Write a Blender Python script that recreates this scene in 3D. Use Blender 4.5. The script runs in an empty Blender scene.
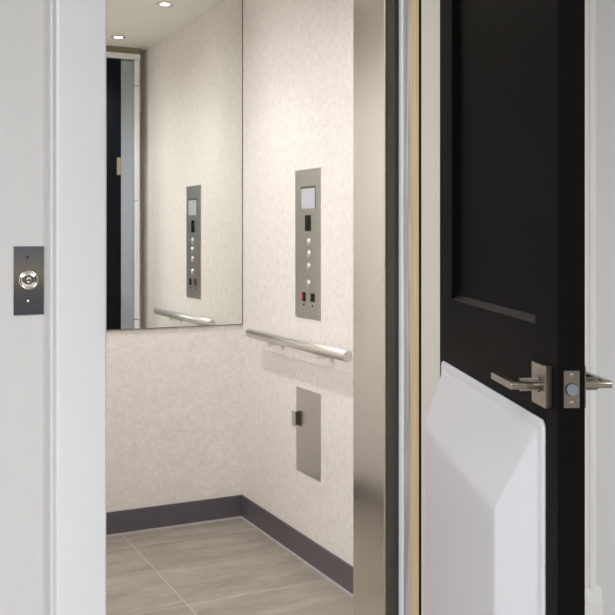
import bpy, bmesh, math
from mathutils import Vector, Matrix
PI = math.pi
C = bpy.context.scene.collection
# World axes: x runs along the elevator's rear wall (to the right), y runs into the elevator, z is up. Metres.
CAB_L, CAB_R, CAB_F, CAB_B, CAB_H = 0.46, 1.522, 2.178, 3.722, 2.25
HW = 1.89                       # hall-side face of the wall the elevator door is hung in

# ------------------------------------------------------------------ materials
def nt(m):
    m.use_nodes = True
    return m.node_tree, m.node_tree.nodes, m.node_tree.links
def mat(name, col, rough=0.5, metal=0.0, spec=0.5, aniso=0.0, coat=0.0, emit=None, estr=0.0):
    m = bpy.data.materials.new(name); t, n, l = nt(m)
    b = n['Principled BSDF']
    b.inputs['Base Color'].default_value = (*col, 1)
    b.inputs['Roughness'].default_value = rough
    b.inputs['Metallic'].default_value = metal
    b.inputs['Specular IOR Level'].default_value = spec
    b.inputs['Anisotropic'].default_value = aniso
    b.inputs['Coat Weight'].default_value = coat
    if emit:
        b.inputs['Emission Color'].default_value = (*emit, 1); b.inputs['Emission Strength'].default_value = estr
    return m
def texco(n, l, scale=(1, 1, 1)):
    tc = n.new('ShaderNodeTexCoord'); mp = n.new('ShaderNodeMapping')
    mp.inputs['Scale'].default_value = scale
    l.new(tc.outputs['Object'], mp.inputs['Vector'])
    return mp.outputs['Vector']
def noise(n, l, vec, scale, detail=3, rough=0.5):
    x = n.new('ShaderNodeTexNoise'); x.inputs['Scale'].default_value = scale
    x.inputs['Detail'].default_value = detail; x.inputs['Roughness'].default_value = rough
    l.new(vec, x.inputs['Vector']); return x.outputs['Fac']
def ramp(n, l, fac, stops):
    r = n.new('ShaderNodeValToRGB'); e = r.color_ramp.elements
    e[0].position, e[0].color = stops[0][0], (*stops[0][1], 1)
    e[1].position, e[1].color = stops[-1][0], (*stops[-1][1], 1)
    for p, c in stops[1:-1]:
        k = e.new(p); k.color = (*c, 1)
    l.new(fac, r.inputs['Fac']); return r.outputs['Color']
def math_node(n, l, op, a, b=None, c=None):
    x = n.new('ShaderNodeMath'); x.operation = op
    for i, v in enumerate((a, b, c)):
        if v is None: continue
        if isinstance(v, (int, float)): x.inputs[i].default_value = v
        else: l.new(v, x.inputs[i])
    return x.outputs[0]
def mixc(n, l, fac, a, b, mode='MIX'):
    x = n.new('ShaderNodeMix'); x.data_type = 'RGBA'; x.blend_type = mode
    for s, v in ((x.inputs[0], fac), (x.inputs[6], a), (x.inputs[7], b)):
        if isinstance(v, (int, float)): s.default_value = v
        elif isinstance(v, tuple): s.default_value = (*v, 1)
        else: l.new(v, s)
    return x.outputs[2]
def bump(n, l, h, strength, dist, bsdf):
    b = n.new('ShaderNodeBump'); b.inputs['Strength'].default_value = strength; b.inputs['Distance'].default_value = dist
    l.new(h, b.inputs['Height']); l.new(b.outputs['Normal'], bsdf.inputs['Normal'])
def srgb(r, g, b):
    f = lambda v: ((v / 255 + 0.055) / 1.050) ** 2.4 if v > 10 else v / 255 / 12.92
    return (f(r), f(g), f(b))

def linen(name, dark, light):
    m = mat(name, light, 0.75, spec=0.3); t, n, l = nt(m); b = n['Principled BSDF']
    v = noise(n, l, texco(n, l, (150, 150, 48)), 1.0, 3, .6)
    w = noise(n, l, texco(n, l, (52, 52, 170)), 1.0, 3, .6)
    g = noise(n, l, texco(n, l, (1, 1, 1)), 38, 4, .65)
    s = math_node(n, l, 'ADD', math_node(n, l, 'ADD', math_node(n, l, 'MULTIPLY', v, .36), math_node(n, l, 'MULTIPLY', w, .30)), math_node(n, l, 'MULTIPLY', g, .34))
    l.new(ramp(n, l, s, [(.36, dark), (.62, light)]), b.inputs['Base Color'])
    bump(n, l, s, .15, .001, b)
    return m
def brushed(name, col, rough, axis, amt=.10, aniso=.6):
    sc = {'x': (4, 300, 300), 'z': (300, 300, 4), 'y': (300, 4, 300)}[axis]
    m = mat(name, col, rough, 1.0, aniso=aniso); t, n, l = nt(m); b = n['Principled BSDF']
    f = noise(n, l, texco(n, l, sc), 1.0, 2, .5)
    l.new(math_node(n, l, 'ADD', math_node(n, l, 'MULTIPLY', f, amt), rough - amt / 2), b.inputs['Roughness'])
    l.new(mixc(n, l, f, tuple(c * .88 for c in col), tuple(min(1, c * 1.08) for c in col)), b.inputs['Base Color'])
    bump(n, l, f, .05, .0006, b)
    tg = n.new('ShaderNodeTangent'); tg.direction_type = 'RADIAL'; tg.axis = 'Z'
    l.new(tg.outputs['Tangent'], b.inputs['Tangent'])
    if axis != 'z': b.inputs['Anisotropic Rotation'].default_value = .25
    return m
def painted(name, col, rough=.45, b_s=.06, spec=.5):
    m = mat(name, col, rough, spec=spec); t, n, l = nt(m); b = n['Principled BSDF']
    bump(n, l, noise(n, l, texco(n, l), 260, 3), b_s, .001, b)
    return m

def tile_material():
    m = mat('stone_look_tile', (.3, .27, .22), .42, spec=.45); t, n, l = nt(m); b = n['Principled BSDF']
    tc = n.new('ShaderNodeTexCoord'); sp = n.new('ShaderNodeSeparateXYZ'); l.new(tc.outputs['Object'], sp.inputs[0])
    P = .64
    def line(sock, off, w):
        a = math_node(n, l, 'DIVIDE', math_node(n, l, 'SUBTRACT', sock, off - 20 * P), P)
        d = math_node(n, l, 'ABSOLUTE', math_node(n, l, 'SUBTRACT', math_node(n, l, 'FRACT', math_node(n, l, 'ADD', a, .5)), .5))
        cell = math_node(n, l, 'FLOOR', a)
        return math_node(n, l, 'LESS_THAN', d, w / P), cell
    lx, cx = line(sp.outputs[0], 1.0, .0017)
    ly, cy = line(sp.outputs[1], 3.556, .0017)
    grout = math_node(n, l, 'MAXIMUM', lx, ly)
    cb = n.new('ShaderNodeCombineXYZ')
    l.new(math_node(n, l, 'MULTIPLY', cx, 3.7), cb.inputs[0]); l.new(math_node(n, l, 'MULTIPLY', cy, 5.3), cb.inputs[1])
    va = n.new('ShaderNodeVectorMath'); va.operation = 'ADD'
    l.new(tc.outputs['Object'], va.inputs[0]); l.new(cb.outputs[0], va.inputs[1])
    mp = n.new('ShaderNodeMapping'); mp.inputs['Scale'].default_value = (1.6, 5.5, 1); l.new(va.outputs[0], mp.inputs['Vector'])
    st = noise(n, l, mp.outputs[0], 2.2, 7, .62)
    mp2 = n.new('ShaderNodeMapping'); mp2.inputs['Scale'].default_value = (18, 60, 1); l.new(va.outputs[0], mp2.inputs['Vector'])
    fi = noise(n, l, mp2.outputs[0], 1.0, 5, .6)
    s = math_node(n, l, 'ADD', math_node(n, l, 'MULTIPLY', st, .75), math_node(n, l, 'MULTIPLY', fi, .25))
    col = ramp(n, l, s, [(.33, srgb(126, 119, 108)), (.5, srgb(147, 140, 128)), (.66, srgb(165, 158, 147))])
    l.new(mixc(n, l, grout, col, srgb(186, 179, 166)), b.inputs['Base Color'])
    bump(n, l, s, .08, .002, b)
    return m

def wood(name, a, c):
    m = mat(name, a, .7, spec=.25); t, n, l = nt(m); b = n['Principled BSDF']
    f = noise(n, l, texco(n, l, (60, 60, 2.0)), 1.5, 5, .6)
    l.new(ramp(n, l, f, [(.3, a), (.7, c)]), b.inputs['Base Color']); bump(n, l, f, .2, .001, b)
    return m
def streaked(name, a, c):
    m = mat(name, a, .9, spec=.2); t, n, l = nt(m); b = n['Principled BSDF']
    f = noise(n, l, texco(n, l, (110, 110, 3)), 1.0, 5, .6)
    l.new(ramp(n, l, f, [(.35, a), (.65, c)]), b.inputs['Base Color']); bump(n, l, f, .4, .002, b)
    return m

M = dict(
    cab=linen('beige_linen_laminate', srgb(227, 221, 216), srgb(247, 243, 240)),
    cab_ceil=painted('cream_ceiling_paint', srgb(246, 245, 238), .6),
    tile=tile_material(),
    base=painted('charcoal_vinyl', srgb(94, 89, 94), .42),
    basetrim=painted('mauve_caulk', srgb(190, 182, 187), .5),
    mirror=mat('mirror_silver', (.86, .875, .83), 0.0, 1.0),
    mirror_edge=mat('mirror_edge', srgb(120, 118, 100), .3, .5),
    steel_v=brushed('brushed_steel_upright', (.76, .735, .70), .15, 'x', .05, .6),
    steel_leaf=brushed('brushed_steel_cool', (.44, .49, .57), .14, 'x', .06, .6),
    plate=brushed('brushed_steel_plate', (.60, .585, .555), .33, 'x', .06, .5),
    bar=brushed('satin_steel_bar', (.74, .715, .68), .38, 'y', .06, .3),
    nickel=brushed('satin_nickel', (.33, .30, .26), .30, 'x', .06, .3),
    bolt=mat('latch_bolt_steel', (.22, .25, .30), .3, 1.0),
    callplate=brushed('grey_steel_plate', (.66, .67, .69), .08, 'x', .03, .3),
    chrome=mat('polished_steel', (.78, .75, .70), .12, 1.0),
    hall=painted('warm_white_wall_paint', srgb(190, 189, 187), .55),
    casing=painted('white_trim_paint', srgb(205, 206, 208), .4),
    jamb=painted('off_white_jamb_paint', srgb(208, 205, 200), .5),
    pine=wood('raw_pine', srgb(196, 172, 134), srgb(214, 193, 156)),
    gyp=streaked('cut_plasterboard_edge', srgb(146, 142, 136), srgb(198, 196, 193)),
    papr=streaked('plasterboard_paper', srgb(222, 228, 238), srgb(236, 240, 247)),
    black=painted('black_door_paint', srgb(15, 14, 13), .40, .03, .015),
    blackmould=painted('lit_black_moulding', srgb(27, 26, 25), .35, .03, .2),  # door black made lighter and glossier, for overhead light on the mouldings
    jamb_gap_shade=mat('black_jamb_gap_shade', (.008, .008, .008), .9, spec=.1),
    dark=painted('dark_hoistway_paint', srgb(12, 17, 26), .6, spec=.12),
    gate_gap_shade=streaked('grey_gate_gap_shade', srgb(66, 63, 58), srgb(76, 74, 68)),
    guard=painted('white_moulded_plastic', srgb(206, 206, 211), .42, .02),
    whitemet=mat('white_enamelled_metal', srgb(238, 240, 240), .4),
    lens=mat('frosted_display', srgb(196, 196, 206), .25, spec=.5),
    screen_shade=mat('display_edge_shade', srgb(110, 110, 100), .4, .6),
    blackgl=mat('black_sensor_glass', (.004, .003, .004), .2, spec=.15),
    red=mat('red_switch', srgb(176, 34, 50), .4, emit=srgb(220, 30, 50), estr=.05),
    blackpl=mat('black_switch_plastic', (.008, .010, .009), .4, spec=.25),
    hole=mat('dark_recess', (.006, .006, .006), .7),
    recess=mat('shaded_brown_recess', srgb(96, 84, 72), .5, .4),
    glow=mat('lamp_glow', (1, 1, 1), .5, emit=(1.0, .95, .87), estr=9),
    header_shade=painted('brown_header_shade', srgb(150, 140, 122), .6),
    tan=painted('tan_plastic', srgb(158, 148, 124), .5),
    hall_floor=wood('greyed_oak_floor', srgb(140, 132, 124), srgb(166, 158, 150)),
    reflected_oak=wood('added_oak_rail', srgb(186, 160, 118), srgb(206, 182, 140)),
    wains=painted('charcoal_wainscot_paint', srgb(84, 86, 92), .5),
    hall_back=painted('slate_blue_wall_paint', srgb(122, 126, 134), .6),
    hall_ceiling=painted('white_ceiling_paint', srgb(235, 235, 235), .7),
    fill_glow=mat('fill_panel_glow', (1, 1, 1), .5, emit=(.95, .975, 1.0), estr=3),
    baseb=painted('white_baseboard_paint', srgb(224, 221, 220), .4),
)

# ------------------------------------------------------------------ mesh helpers
def box(bm, x0, x1, y0, y1, z0, z1):
    vs = [bm.verts.new((x, y, z)) for x in (x0, x1) for y in (y0, y1) for z in (z0, z1)]
    for f in ((0, 1, 3, 2), (4, 6, 7, 5), (0, 4, 5, 1), (2, 3, 7, 6), (0, 2, 6, 4), (1, 5, 7, 3)):
        bm.faces.new([vs[i] for i in f])
def boxbm(*a):
    bm = bmesh.new(); box(bm, *a); return bm
def cyl(bm, p0, p1, r, seg=28, r2=None):
    p0, p1 = Vector(p0), Vector(p1); d = p1 - p0; r2 = r if r2 is None else r2
    q = d.to_track_quat('Z', 'Y'); rings = []
    for p, rr in ((p0, r), (p1, r2)):
        rings.append([bm.verts.new(p + q @ Vector((rr * math.cos(2 * PI * i / seg), rr * math.sin(2 * PI * i / seg), 0))) for i in range(seg)])
    for i in range(seg):
        j = (i + 1) % seg; f = bm.faces.new((rings[0][i], rings[0][j], rings[1][j], rings[1][i])); f.smooth = True
    bm.faces.new(list(reversed(rings[0]))); bm.faces.new(rings[1])
def lathe(bm, base, axis, prof, seg=32):
    """prof: list of (distance along axis, radius)"""
    base = Vector(base); q = Vector(axis).to_track_quat('Z', 'Y'); rings = []
    for h, r in prof:
        rings.append([bm.verts.new(base + q @ Vector((max(r, 1e-5) * math.cos(2 * PI * i / seg), max(r, 1e-5) * math.sin(2 * PI * i / seg), h))) for i in range(seg)])
    for a, b in zip(rings, rings[1:]):
        for i in range(seg):
            j = (i + 1) % seg; f = bm.faces.new((a[i], a[j], b[j], b[i])); f.smooth = True
    bm.faces.new(list(reversed(rings[0]))); bm.faces.new(rings[-1])
def prism(bm, pts, vec):
    """planar polygon pts extruded by vec"""
    vec = Vector(vec); a = [bm.verts.new(Vector(p)) for p in pts]; b = [bm.verts.new(Vector(p) + vec) for p in pts]
    bm.faces.new(list(reversed(a))); bm.faces.new(b)
    for i in range(len(pts)):
        j = (i + 1) % len(pts); bm.faces.new((a[i], a[j], b[j], b[i]))
def empty(name, loc, rz=0, parent=None):
    o = bpy.data.objects.new(name, None); C.objects.link(o); o.location = loc; o.rotation_euler = (0, 0, rz)
    o.empty_display_size = .05
    if parent: o.parent = parent
    return o
def obj(name, bm, material, parent=None, bevel=0.0, seg=2, origin=None, local=False):
    """links bm as one object; without local, bm is in world space and is shifted to the parent's frame"""
    bmesh.ops.recalc_face_normals(bm, faces=bm.faces)
    if parent and not local:
        M4 = Matrix.Identity(4); p = parent; chain = []
        while p: chain.append(p); p = p.parent
        for p in reversed(chain): M4 = M4 @ (Matrix.Translation(p.location) @ p.rotation_euler.to_matrix().to_4x4())
        bm.transform(M4.inverted())
    if origin:
        bm.transform(Matrix.Translation(-Vector(origin)))
    me = bpy.data.meshes.new(name); bm.to_mesh(me); bm.free()
    me.materials.append(material)
    o = bpy.data.objects.new(name, me); C.objects.link(o)
    if origin: o.location = origin
    if parent: o.parent = parent
    if bevel:
        md = o.modifiers.new('bevel', 'BEVEL'); md.width = bevel; md.segments = seg; md.limit_method = 'ANGLE'; md.angle_limit = math.radians(40)
    return o
def struct(o): o['kind'] = 'structure'; return o
def tag(o, label, cat, group=None):
    o['label'] = label; o['category'] = cat
    if group: o['group'] = group
    return o

# ------------------------------------------------------------------ the elevator car's shell
struct(obj('floor_elevator', boxbm(CAB_L, CAB_R, CAB_F, CAB_B, -.03, 0), M['tile']))
struct(obj('wall_back', boxbm(CAB_L - .03, CAB_R + .03, CAB_B, CAB_B + .03, -.03, CAB_H + .03), M['cab']))
struct(obj('wall_right', boxbm(CAB_R, CAB_R + .03, CAB_F, CAB_B, -.03, CAB_H + .03), M['cab']))
struct(obj('wall_left', boxbm(CAB_L - .03, CAB_L, CAB_F, CAB_B, -.03, CAB_H + .03), M['cab']))
struct(obj('ceiling_elevator', boxbm(CAB_L, CAB_R, CAB_F, CAB_B, CAB_H, CAB_H + .03), M['cab_ceil']))
BH = .097
struct(obj('baseboard_back', boxbm(CAB_L, CAB_R, CAB_B - .008, CAB_B, .006, BH), M['base'], bevel=.0015))
struct(obj('baseboard_right', boxbm(CAB_R - .008, CAB_R, CAB_F + .015, CAB_B - .008, .006, BH), M['base'], bevel=.0015))
struct(obj('baseboard_left', boxbm(CAB_L, CAB_L + .008, CAB_F + .015, CAB_B - .008, .006, BH), M['base'], bevel=.0015))
struct(obj('trim_1', boxbm(CAB_L + .012, CAB_R - .012, CAB_B - .013, CAB_B, 0, .0085), M['basetrim']))
struct(obj('trim_2', boxbm(CAB_R - .013, CAB_R, CAB_F + .015, CAB_B, 0, .0085), M['basetrim']))
struct(obj('trim_3', boxbm(CAB_L, CAB_L + .013, CAB_F + .015, CAB_B, 0, .0085), M['basetrim']))
# header over the car opening
struct(obj('trim_4', boxbm(CAB_L, 1.478, 2.215, 2.322, 2.180, 2.212), M['whitemet'], bevel=.002))
struct(obj('trim_5', boxbm(CAB_L, 1.478, 2.20, 2.300, 2.212, CAB_H), M['header_shade']))  # brown colour stands for the shade between header and ceiling
# car sill and landing sill
struct(obj('trim_6', boxbm(CAB_L, CAB_R, 2.12, CAB_F, -.03, .004), M['plate']))

# mirror on the rear wall
mr = obj('wall_mirror', boxbm(CAB_L + .002, CAB_R - .004, CAB_B - .0055, CAB_B - .0005, .826, CAB_H - .002), M['mirror'], origin=(1.0, CAB_B - .003, .826))
tag(mr, 'large frameless wall mirror covering the upper rear wall of the elevator', 'mirror')
e_ = boxbm(CAB_L + .002, CAB_R - .003, CAB_B - .0062, CAB_B - .0005, .8225, .826)
obj('bottom_edge', e_, M['mirror_edge'], mr)['label'] = 'dull bronze bottom edge'
obj('side_edge', boxbm(CAB_R - .004, CAB_R - .0005, CAB_B - .0062, CAB_B - .0005, .8225, CAB_H - .002), M['mirror_edge'], mr)['label'] = 'dark vertical edge strip'

# ------------------------------------------------------------------ handrail
hr = empty('handrail', (CAB_R, 3.1, .81))
tag(hr, 'round brushed steel handrail on the right elevator wall', 'handrail')
b = bmesh.new(); lathe(b, (1.462, 2.676, .81), (0, 1, 0), [(0, .0165), (.002, .0185), (.822, .0185), (.824, .0165)], 40)
obj('rail', b, M['bar'], hr)
for y in (2.90, 3.31):
    b = bmesh.new()
    lathe(b, (CAB_R, y, .782), (-1, 0, 0), [(0, .017), (.004, .017), (.006, .014), (.006, .0055), (.062, .0055), (.064, .005)], 24)
    cyl(b, (1.463, y, .7765), (1.463, y, .795), .0055, 20)
    obj('bracket', b, M['whitemet'], hr)

# ------------------------------------------------------------------ car operating panel (plane x = CAB_R)
PX = CAB_R - .003
def plate_disc(bm, y, z, prof, base=PX): lathe(bm, (base, y, z), (-1, 0, 0), prof, 24)
cp = empty('control_panel', (CAB_R, 3.088, .898))
tag(cp, 'tall brushed steel elevator control panel with display and round buttons', 'control panel')
obj('faceplate', boxbm(PX, CAB_R, 2.985, 3.192, .898, 1.445), M['plate'], cp, bevel=.0008)
obj('display_shade_plate', boxbm(PX - .001, PX + .001, 3.024, 3.143, 1.300, 1.382), M['screen_shade'], cp)  # grey plate as the shade along the display's top and left edges
obj('display', boxbm(PX - .0016, PX, 3.024, 3.137, 1.300, 1.374), M['lens'], cp)['label'] = 'pale square display'
obj('sensor_window', boxbm(PX - .0015, PX, 3.061, 3.106, 1.218, 1.276), M['blackgl'], cp)['label'] = 'black rectangular window'
for z in (1.176, 1.133, 1.087, 1.025):
    b = bmesh.new(); plate_disc(b, 3.078, z, [(0, .0165), (.002, .0165), (.0025, .0145), (.0015, .013)])
    r = obj('floor_button', b, M['bar'], cp)
    b = bmesh.new(); plate_disc(b, 3.078, z, [(.0, .0125), (.0045, .0125), (.0062, .0105), (.0064, .0)])
    k = obj('button_cap', b, M['bar'], r)
def rocker(y0, y1, z0, z1, m, lab):
    r = obj('rocker_switch', boxbm(PX - .002, PX, y0, y1, z0, z1), M['blackpl'], cp, bevel=.001)
    b = bmesh.new(); zc = (z0 + z1) / 2
    prism(b, [(PX - .001, y0 + .004, z0 + .004), (PX - .006, y0 + .004, z0 + .004), (PX - .003, y0 + .004, zc), (PX - .005, y0 + .004, z1 - .004), (PX - .001, y0 + .004, z1 - .004)], (0, (y1 - y0) * .62 - .008, 0))
    b.transform(Matrix.Translation((0, (y1 - y0) * .36, 0)))
    obj('rocker', b, m, r); r['label'] = lab
rocker(3.104, 3.134, .960, .993, M['red'], 'red rocker switch')
rocker(3.030, 3.060, .961, .992, M['blackpl'], 'black rocker switch')
b = bmesh.new(); plate_disc(b, 3.046, .947, [(0, .004), (.0012, .004), (.0012, .001)]); obj('keyhole', b, M['hole'], cp)
b = bmesh.new(); plate_disc(b, 3.118, .947, [(0, .004), (.0012, .004), (.0012, .001)]); obj('keyhole', b, M['hole'], cp)
for y, z in ((3.002, .918), (3.170, .918), (3.168, 1.420), (3.006, 1.420)):
    b = bmesh.new(); plate_disc(b, y, z, [(0, .0042), (.001, .0042), (.002, .002)]); obj('screw', b, M['chrome'], cp)

# service / phone cabinet panel below the rail
sp = empty('service_panel', (CAB_R, 3.084, .324))
tag(sp, 'blank brushed steel access panel with small pull below the handrail', 'access panel')
obj('door', boxbm(PX, CAB_R + .001, 2.985, 3.183, .324, .637), M['plate'], sp, bevel=.001)
b = bmesh.new()
box(b, PX - .0012, PX, 3.139, 3.166, .493, .549)
box(b, PX - .015, PX, 3.158, 3.164, .497, .545)
obj('pull_recess', b, M['recess'], sp)['label'] = 'dark base of the pull'
b = bmesh.new()
box(b, PX - .018, PX - .014, 3.156, 3.186, .491, .548)
obj('pull_tab', b, M['plate'], sp, bevel=.001)

# ------------------------------------------------------------------ downlights in the car
def downlight(x, y, label):
    t = empty('downlight', (x, y, CAB_H)); tag(t, label, 'ceiling light', 'recessed lights in the elevator ceiling')
    b = bmesh.new(); lathe(b, (0, 0, 0), (0, 0, -1), [(0, .040), (.003, .039), (.004, .034), (.0015, .025)], 36)
    obj('trim_ring', b, M['bar'], t, local=True)
    b = bmesh.new(); lathe(b, (0, 0, 0), (0, 0, -1), [(.0005, .022), (.002, .022), (.0022, .018)], 36)
    obj('lens', b, M['glow'], t, local=True)
    ld = bpy.data.lights.new('downlight_lamp', 'SPOT'); ld.energy = CABE * (1.15 if x > 1 else .68) * (1.08 if y > 3 else .92); ld.color = (1, .985, .965)
    ld.spot_size = math.radians(115); ld.spot_blend = 1.0; ld.shadow_soft_size = .02
    lo = bpy.data.objects.new('lamp', ld); C.objects.link(lo); lo.parent = t; lo.location = (0, 0, -.012)
    lo.rotation_euler = (0, math.radians(28) * (1 if x > 1 else -1), 0)
CABE = 23.5
downlight(1.30, 3.33, 'rear right recessed elevator downlight, larger one seen in the mirror')
downlight(1.295, 2.54, 'front right recessed elevator downlight, seen near the door header in the mirror')
downlight(.68, 3.33, 'rear left recessed elevator downlight, unseen, added for its light')  # left pair is unseen, guessed as twins of the right and kept for light
downlight(.68, 2.54, 'front left recessed elevator downlight, unseen, added for its light')

# ------------------------------------------------------------------ car gate parked on the right of the opening
gt = empty('elevator_gate', (1.372, 2.245, 0))
tag(gt, 'brushed stainless steel sliding elevator door post at the right of the opening', 'elevator door')
GZ = 2.176
obj('jamb_panel', boxbm(1.284, 1.288, 2.149, 2.3185, .005, GZ), M['steel_v'], gt, bevel=.001)
obj('gap_shade_strip', boxbm(1.2875, 1.297, 2.102, 2.148, .005, GZ), M['gate_gap_shade'], gt)['label'] = 'dark grey strip in place of the shaded gap'  # strip added where a gap lies in shade, coloured dark to match
obj('front_lip', boxbm(1.2825, 1.290, 2.1415, 2.149, .005, GZ), M['bar'], gt, bevel=.001)
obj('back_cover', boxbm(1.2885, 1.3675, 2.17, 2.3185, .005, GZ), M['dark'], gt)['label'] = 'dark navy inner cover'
obj('door_leaf', boxbm(1.368, 1.4415, 2.24, 2.317, .005, GZ - .003), M['steel_leaf'], gt, bevel=.0015)
obj('latch_box', boxbm(1.345, 1.366, 2.317, 2.324, 1.537, 1.632), M['tan'], gt, bevel=.001)['label'] = 'small tan latch box'
for z0, z1 in ((.005, .082), (.085, .733), (.737, 1.392), (1.396, 2.033), (2.037, 2.178)):
    obj('channel', boxbm(1.4435, 1.4725, 2.22, 2.324, z0, z1), M['whitemet'], gt, bevel=.002)['label'] = 'white vertical channel length'
struct(obj('wall_front_return', boxbm(1.4745, CAB_R, CAB_F + .002, CAB_F + .012, .0, CAB_H), M['cab']))

# ------------------------------------------------------------------ hoistway and hall wall
LJ, RJ = .472, 1.300           # jamb faces of the door opening
DT = 2.06
struct(obj('wall_hall_left', boxbm(-2.6, LJ - .02, HW, 2.105, 0, 2.6), M['hall']))
struct(obj('wall_hall_right', boxbm(RJ + .10, 4.2, HW, 2.105, 0, 2.6), M['hall']))
struct(obj('wall_hall_above', boxbm(LJ - .02, RJ + .10, HW, 2.105, DT, 2.6), M['hall']))
# dark lining of the hoistway behind the hall wall
struct(obj('wall_hoistway_front', boxbm(RJ + .09, 1.64, 2.105, 2.112, 0, 2.6), M['dark']))
struct(obj('wall_hoistway_right', boxbm(1.64, 1.66, 2.12, 3.9, 0, 2.6), M['dark']))
struct(obj('wall_hoistway_left', boxbm(.30, .32, 2.112, 3.9, 0, 2.6), M['dark']))
struct(obj('wall_hoistway_back', boxbm(.30, 1.66, 3.9, 3.92, 0, 2.6), M['dark']))
struct(obj('ceiling_hoistway', boxbm(.30, 1.66, 2.105, 3.92, 2.6, 2.62), M['dark']))
# right jamb, seen edge-on in layers: painted jamb, black strip coloured as the gap's shade, raw pine, plasterboard
struct(obj('trim_7', boxbm(RJ, RJ + .10, HW, 1.9945, 0, DT), M['jamb'], bevel=.001))
struct(obj('trim_8', boxbm(RJ + .002, RJ + .10, 1.9945, 2.0085, 0, DT), M['jamb_gap_shade']))
struct(obj('trim_9', boxbm(RJ + .001, RJ + .10, 2.0085, 2.044, 0, DT), M['pine'], bevel=.001))
struct(obj('trim_10', boxbm(RJ + .003, RJ + .10, 2.044, 2.082, 0, DT), M['gyp']))
struct(obj('trim_11', boxbm(RJ + .001, RJ + .10, 2.082, 2.1045, 0, DT), M['papr'], bevel=.001))
struct(obj('trim_12', boxbm(LJ - .02, LJ, HW, 2.105, 0, DT), M['jamb']))
# door casing (left and right of the opening and over it), stepped profile
def casing(name, x0, x1, inner):
    b = bmesh.new(); w = 1 if inner > 0 else -1
    xo, xi = (x0, x1) if w > 0 else (x1, x0)
    pts = [(xo, HW), (xo, 1.872), (xo + w * .003, 1.870), (xo + w * .012, 1.8755), (xo + w * .017, 1.8735), (xi - w * .003, 1.8735), (xi, 1.877), (xi, HW)]
    prism(b, [(x, y, 0) for x, y in pts], (0, 0, DT + .09))
    return struct(obj(name, b, M['casing']))
casing('trim_13', .361, .472, 1)
casing('trim_14', 1.306, 1.40, -1)
struct(obj('trim_15', boxbm(.361, 1.40, 1.872, HW, DT + .09, DT + .19), M['casing']))
struct(obj('trim_16', boxbm(LJ, RJ, HW, 2.10, -.03, .004), M['plate']))

# casing with a plinth block further right on the same wall
b = bmesh.new()
prism(b, [(x, y, 0) for x, y in [(1.66, HW), (1.66, 1.874), (1.735, 1.874), (1.742, 1.870), (1.752, 1.869), (1.762, 1.872), (1.770, 1.880), (1.770, HW)]], (0, 0, 2.2))
struct(obj('trim_17', b, M['jamb']))
b = bmesh.new()
prism(b, [(x, y, 0) for x, y in [(1.65, HW), (1.65, 1.866), (1.778, 1.866), (1.790, 1.874), (1.790, HW)]], (0, 0, .245))
prism(b, [(1.65, 1.866, .245), (1.65, 1.871, .282), (1.65, HW, .286), (1.65, HW, .245)], (.124, 0, 0))
prism(b, [(1.774, 1.869, .245), (1.789, 1.875, .245), (1.789, HW, .245), (1.774, HW, .245)], (-.006, .003, .037))
struct(obj('trim_18', b, M['jamb'], bevel=.002))

# ------------------------------------------------------------------ call station on the hall wall
cs = empty('call_station', (.3225, HW, 1.0455)); FY = HW - .003
tag(cs, 'dark steel call plate with round button on the white hall wall', 'call button')
obj('faceplate', boxbm(.2925, .3515, FY, HW + .001, 1.0455, 1.1805), M['callplate'], cs, bevel=.0008)
b = bmesh.new(); lathe(b, (.3215, FY, 1.114), (0, -1, 0), [(0, .0185), (.003, .0185), (.0042, .0165), (.003, .0155)], 36)
r = obj('button_ring', b, M['chrome'], cs)
b = bmesh.new(); lathe(b, (.3215, FY, 1.114), (0, -1, 0), [(0, .0150), (.0036, .0150), (.0040, .0145), (.0046, .003), (.0040, .002)], 36)
obj('button_cap', b, M['chrome'], r)
b = bmesh.new(); lathe(b, (.3215, FY, 1.114), (0, -1, 0), [(.003, .0022), (.0045, .0022)], 16); obj('button_centre', b, M['hole'], r)
b = bmesh.new(); lathe(b, (.3198, FY, 1.159), (0, -1, 0), [(0, .0022), (.0008, .0022)], 16); obj('screw_hole', b, M['hole'], cs)
b = bmesh.new(); lathe(b, (.3205, FY, 1.073), (0, -1, 0), [(0, .0030), (.0012, .0026), (.0016, .001)], 16); obj('screw', b, M['chrome'], cs)

# ------------------------------------------------------------------ the black swing door, opened into the hall
# local frame: x from hinge edge to latch edge, y = 0 is the face towards the elevator, door body towards +y
DW, DTH, DH = .809, .0423, 2.03
d = empty('door_1', (1.265, 1.860, .008), math.atan2(-.9294, -.3688)); struct(d)
b = bmesh.new(); mb = bmesh.new()
rc, bw = .0135, .010
SX0, SX1 = .121, .704
pan = [(.25, .86), (1.050, 1.90)]
box(b, 0, SX0, 0, DTH, 0, DH); box(b, SX1, DW, 0, DTH, 0, DH)
for z0, z1 in ((0, .25), (.86, 1.050), (1.90, DH)): box(b, SX0, SX1, 0, DTH, z0, z1)
for z0, z1 in pan:
    box(b, SX0, SX1, rc, DTH - rc, z0, z1)
    for ya, yb in ((0.0005, rc), (DTH - .0005, DTH - rc)):
        prism(mb, [(SX0, ya, z0), (SX0, yb, z0), (SX0, yb, z0 + bw)], (SX1 - SX0, 0, 0))
        prism(mb, [(SX0, ya, z1), (SX0, yb, z1), (SX0, yb, z1 - bw)], (SX1 - SX0, 0, 0))
        pass
        pass
obj('door_leaf', b, M['black'], d, local=True)['label'] = 'black panelled door leaf'
obj('panel_moulding', mb, M['blackmould'], d, local=True)
# hinges
for z in (.22, 1.0, 1.80):
    b = bmesh.new(); cyl(b, (-.006, DTH + .004, z - .045), (-.006, DTH + .004, z + .045), .006)
    box(b, -.002, 0, .006, DTH, z - .045, z + .045)
    obj('hinge', b, M['nickel'], d, local=True)
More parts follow.
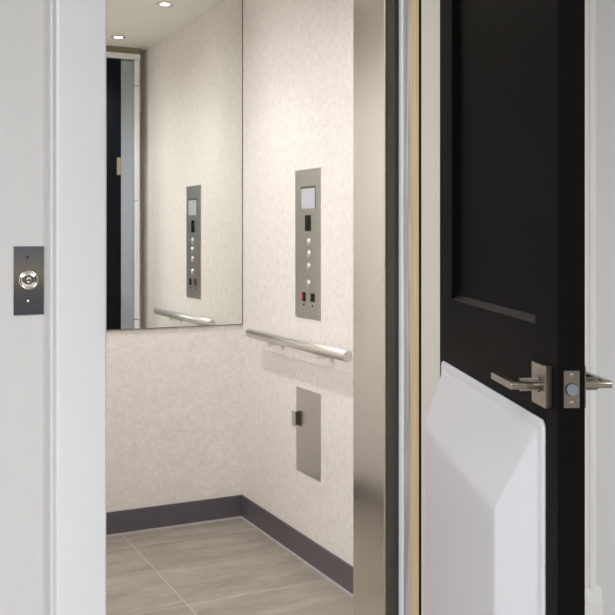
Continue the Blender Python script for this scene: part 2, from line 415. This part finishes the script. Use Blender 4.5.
# space guard: shallow moulded box with sloping sides and a thin flange
def rrect(x0, x1, z0, z1, r, n=6):
    out = []
    for cx, cz, a0 in ((x1 - r, z1 - r, 0), (x0 + r, z1 - r, 90), (x0 + r, z0 + r, 180), (x1 - r, z0 + r, 270)):
        for i in range(n + 1):
            a = math.radians(a0 + 90 * i / n); out.append((cx + r * math.cos(a), cz + r * math.sin(a)))
    return out
gx0, gx1, gz0, gz1 = .031, .7550, .06, .9020
PH = .059
def ins(t, y, k):
    """ring at fraction t between the flange (0) and the plateau (1)"""
    a, c = (.024, .0245, .024, .023), (.0765, .0840, .134, .1545)
    v = [p + (q - p) * t for p, q in zip(a, c)]
    return (rrect(gx0 + v[0], gx1 - v[1], gz0 + v[2], gz1 - v[3], .004 + .008 * (1 - t)), y, k)
rings = [(rrect(gx0, gx1, gz0, gz1, .016), 0.0, 0), (rrect(gx0, gx1, gz0, gz1, .016), -.0030, 0),
         (rrect(gx0 + .002, gx1 - .002, gz0 + .002, gz1 - .002, .015), -.005, 0),
         (rrect(gx0 + .014, gx1 - .014, gz0 + .014, gz1 - .014, .013), -.0052, 0),
         (rrect(gx0 + .020, gx1 - .020, gz0 + .020, gz1 - .020, .012), -.0062, 0), ins(0, -.0090, 0),
         ins(.06, -.0120, .05), ins(.90, -.0538, .9), ins(.95, -.0562, .95), ins(1.0, -.0579, 1), ins(1.06, -.0588, 1.03), ins(1.15, -.059, 1.05)]
b = bmesh.new(); vr = []
for pts, y, k in rings:
    ring = []
    for x, z in pts:
        up = k * max(0, (z - .5) / .27) * (.020 - .026 * (x - .1) / .57) if k else 0
        ring.append(b.verts.new((x, y, z + up)))
    vr.append(ring)
for a, c in zip(vr, vr[1:]):
    for i in range(len(a)):
        j = (i + 1) % len(a); f = b.faces.new((a[i], a[j], c[j], c[i])); f.smooth = True
b.faces.new(list(reversed(vr[0]))); b.faces.new(vr[-1])
g = obj('space_guard', b, M['guard'], d, local=True); g['label'] = 'white moulded plastic guard with sloping sides'
# lever sets
def lever(sign, y0):
    """sign -1: on the elevator face, +1: on the hall face"""
    lx, lz = DW - .0565, .9600 - .0008
    h = empty('lever_handle', (lx, y0, lz), 0, d)
    Y = lambda v: v * sign
    b = bmesh.new(); ys = sorted((0, Y(.0115))); box(b, -.0325, .0325, ys[0], ys[1], -.0325, .0325)
    obj('rose', b, M['nickel'], h, bevel=.0008, local=True)
    b = bmesh.new(); lathe(b, (0, Y(.0115), 0), (0, sign, 0), [(0, .0125), (.003, .0115), (.003, .0102), (.0285, .0102), (.030, .0092)], 32)
    obj('neck', b, M['nickel'], h, local=True)
    b = bmesh.new()
    r = .0060
    ye = .0595 if sign < 0 else .0610
    lathe(b, (.0085, Y(.0115), 0), (0, sign, 0), [(0, r), (ye - .0125, r), (ye - .0118, r * .9)], 28)
    ys = sorted((Y(ye - .0105), Y(ye)))
    box(b, -.098, .0135, ys[0], ys[1], -.0056, .0056)
    obj('lever', b, M['nickel'], h, bevel=.0012, local=True)
lever(-1, 0.0); lever(1, DTH)
# latch plate and bolt on the free edge
b = bmesh.new(); pts = [(DW + .0003, y, z) for y, z in [(p[0], p[1]) for p in rrect(.009, .0335, .932, .988, .0015, 3)]]
prism(b, pts, (.0014, 0, 0)); lp = obj('latch_plate', b, M['nickel'], d, local=True); lp['label'] = 'satin nickel latch plate on the door edge'
b = bmesh.new(); cyl(b, (DW + .0012, .0205, .960), (DW + .0022, .0205, .960), .0098, 32); obj('latch_opening', b, M['hole'], lp, local=True)
b = bmesh.new()
pp = [(.0205 + .0078 * math.cos(a), .960 + .0088 * math.sin(a)) for a in [math.radians(x) for x in range(0, 360, 15)]]
v0 = [b.verts.new((DW + .002, y, z)) for y, z in pp]
v1 = [b.verts.new((DW + .0035 + .007 * max(0, (y - .0127) / .0156), y, z)) for y, z in pp]
b.faces.new(list(reversed(v0))); b.faces.new(v1)
for i in range(len(pp)):
    j = (i + 1) % len(pp); b.faces.new((v0[i], v0[j], v1[j], v1[i]))
obj('latch_bolt', b, M['bolt'], lp, local=True)
for z in (.939, .981):
    b = bmesh.new(); lathe(b, (DW + .0015, .021, z), (1, 0, 0), [(0, .0033), (.0009, .003), (.0003, .001)], 20); obj('screw', b, M['nickel'], lp, local=True)

# ------------------------------------------------------------------ the hall around the camera
struct(obj('floor_hall', boxbm(-2.6, 4.2, -6.0, HW, -.03, 0), M['hall_floor']))
struct(obj('ceiling_hall', boxbm(-2.6, 4.2, -6.0, 2.105, 2.62, 2.65), M['hall_ceiling']))
struct(obj('wall_hall_side', boxbm(-2.65, -2.6, -6.0, 2.105, 0, 2.6), M['hall']))
struct(obj('wall_hall_far_side', boxbm(4.2, 4.25, -6.0, 2.105, 0, 2.6), M['hall_back']))
struct(obj('wall_hall_rear', boxbm(-2.6, 4.2, -6.05, -6.0, .88, 2.6), M['hall_back']))
struct(obj('wall_hall_rear_low', boxbm(-2.6, 4.2, -6.05, -6.0, 0, .76), M['wains']))
struct(obj('trim_19', boxbm(-2.6, 4.2, -6.05, -5.975, .76, .88), M['reflected_oak']))  # unseen tan band, added for the call plate to reflect
def fill_panel(x, y, sx, sy, power, label, col=(.93, .965, 1)):  # unseen fill panels, added to light the hall and the car
    t = empty('added_fill_panel', (x, y, 2.60)); tag(t, label, 'ceiling light')
    b = bmesh.new(); box(b, -sx / 2 - .02, sx / 2 + .02, -sy / 2 - .02, sy / 2 + .02, 0, .02)
    obj('frame', b, M['whitemet'], t, local=True)
    b = bmesh.new(); box(b, -sx / 2, sx / 2, -sy / 2, sy / 2, -.004, 0)
    obj('diffuser', b, M['fill_glow'], t, local=True)
    ld = bpy.data.lights.new('fill_panel_lamp', 'AREA'); ld.shape = 'RECTANGLE'; ld.size = sx; ld.size_y = sy; ld.energy = power; ld.color = col; ld.spread = math.radians(170)
    lo = bpy.data.objects.new('lamp', ld); C.objects.link(lo); lo.parent = t; lo.location = (0, 0, -.008)
fill_panel(-1.4, -1.0, 2.0, 1.8, 104, 'large white fill panel, added unseen over the hall behind the viewer')
fill_panel(2.6, -1.6, 1.6, 1.4, 135, 'smaller white fill panel, added unseen over the right side of the hall')

# ------------------------------------------------------------------ world, camera, view
w = bpy.data.worlds.new('world'); bpy.context.scene.world = w; w.use_nodes = True
w.node_tree.nodes['Background'].inputs[0].default_value = (.8, .85, .9, 1)
w.node_tree.nodes['Background'].inputs[1].default_value = .3
cd = bpy.data.cameras.new('camera'); cam = bpy.data.objects.new('camera', cd); C.objects.link(cam)
cam.location = (0, 0, 1.2); cam.rotation_euler = (PI / 2, 0, -math.atan2(462.5, 940))
cd.sensor_width = 36; cd.lens = 940 / 615 * 36; cd.shift_y = (236 - 307.5) / 615
cd.clip_start = .05
bpy.context.scene.camera = cam
vs = bpy.context.scene.view_settings
vs.view_transform = 'Standard'; vs.look = 'None'; vs.exposure = 0.40; vs.gamma = 1.0; vs.use_curve_mapping = False
cy = bpy.context.scene.cycles
cy.max_bounces = 10; cy.diffuse_bounces = 6; cy.glossy_bounces = 6
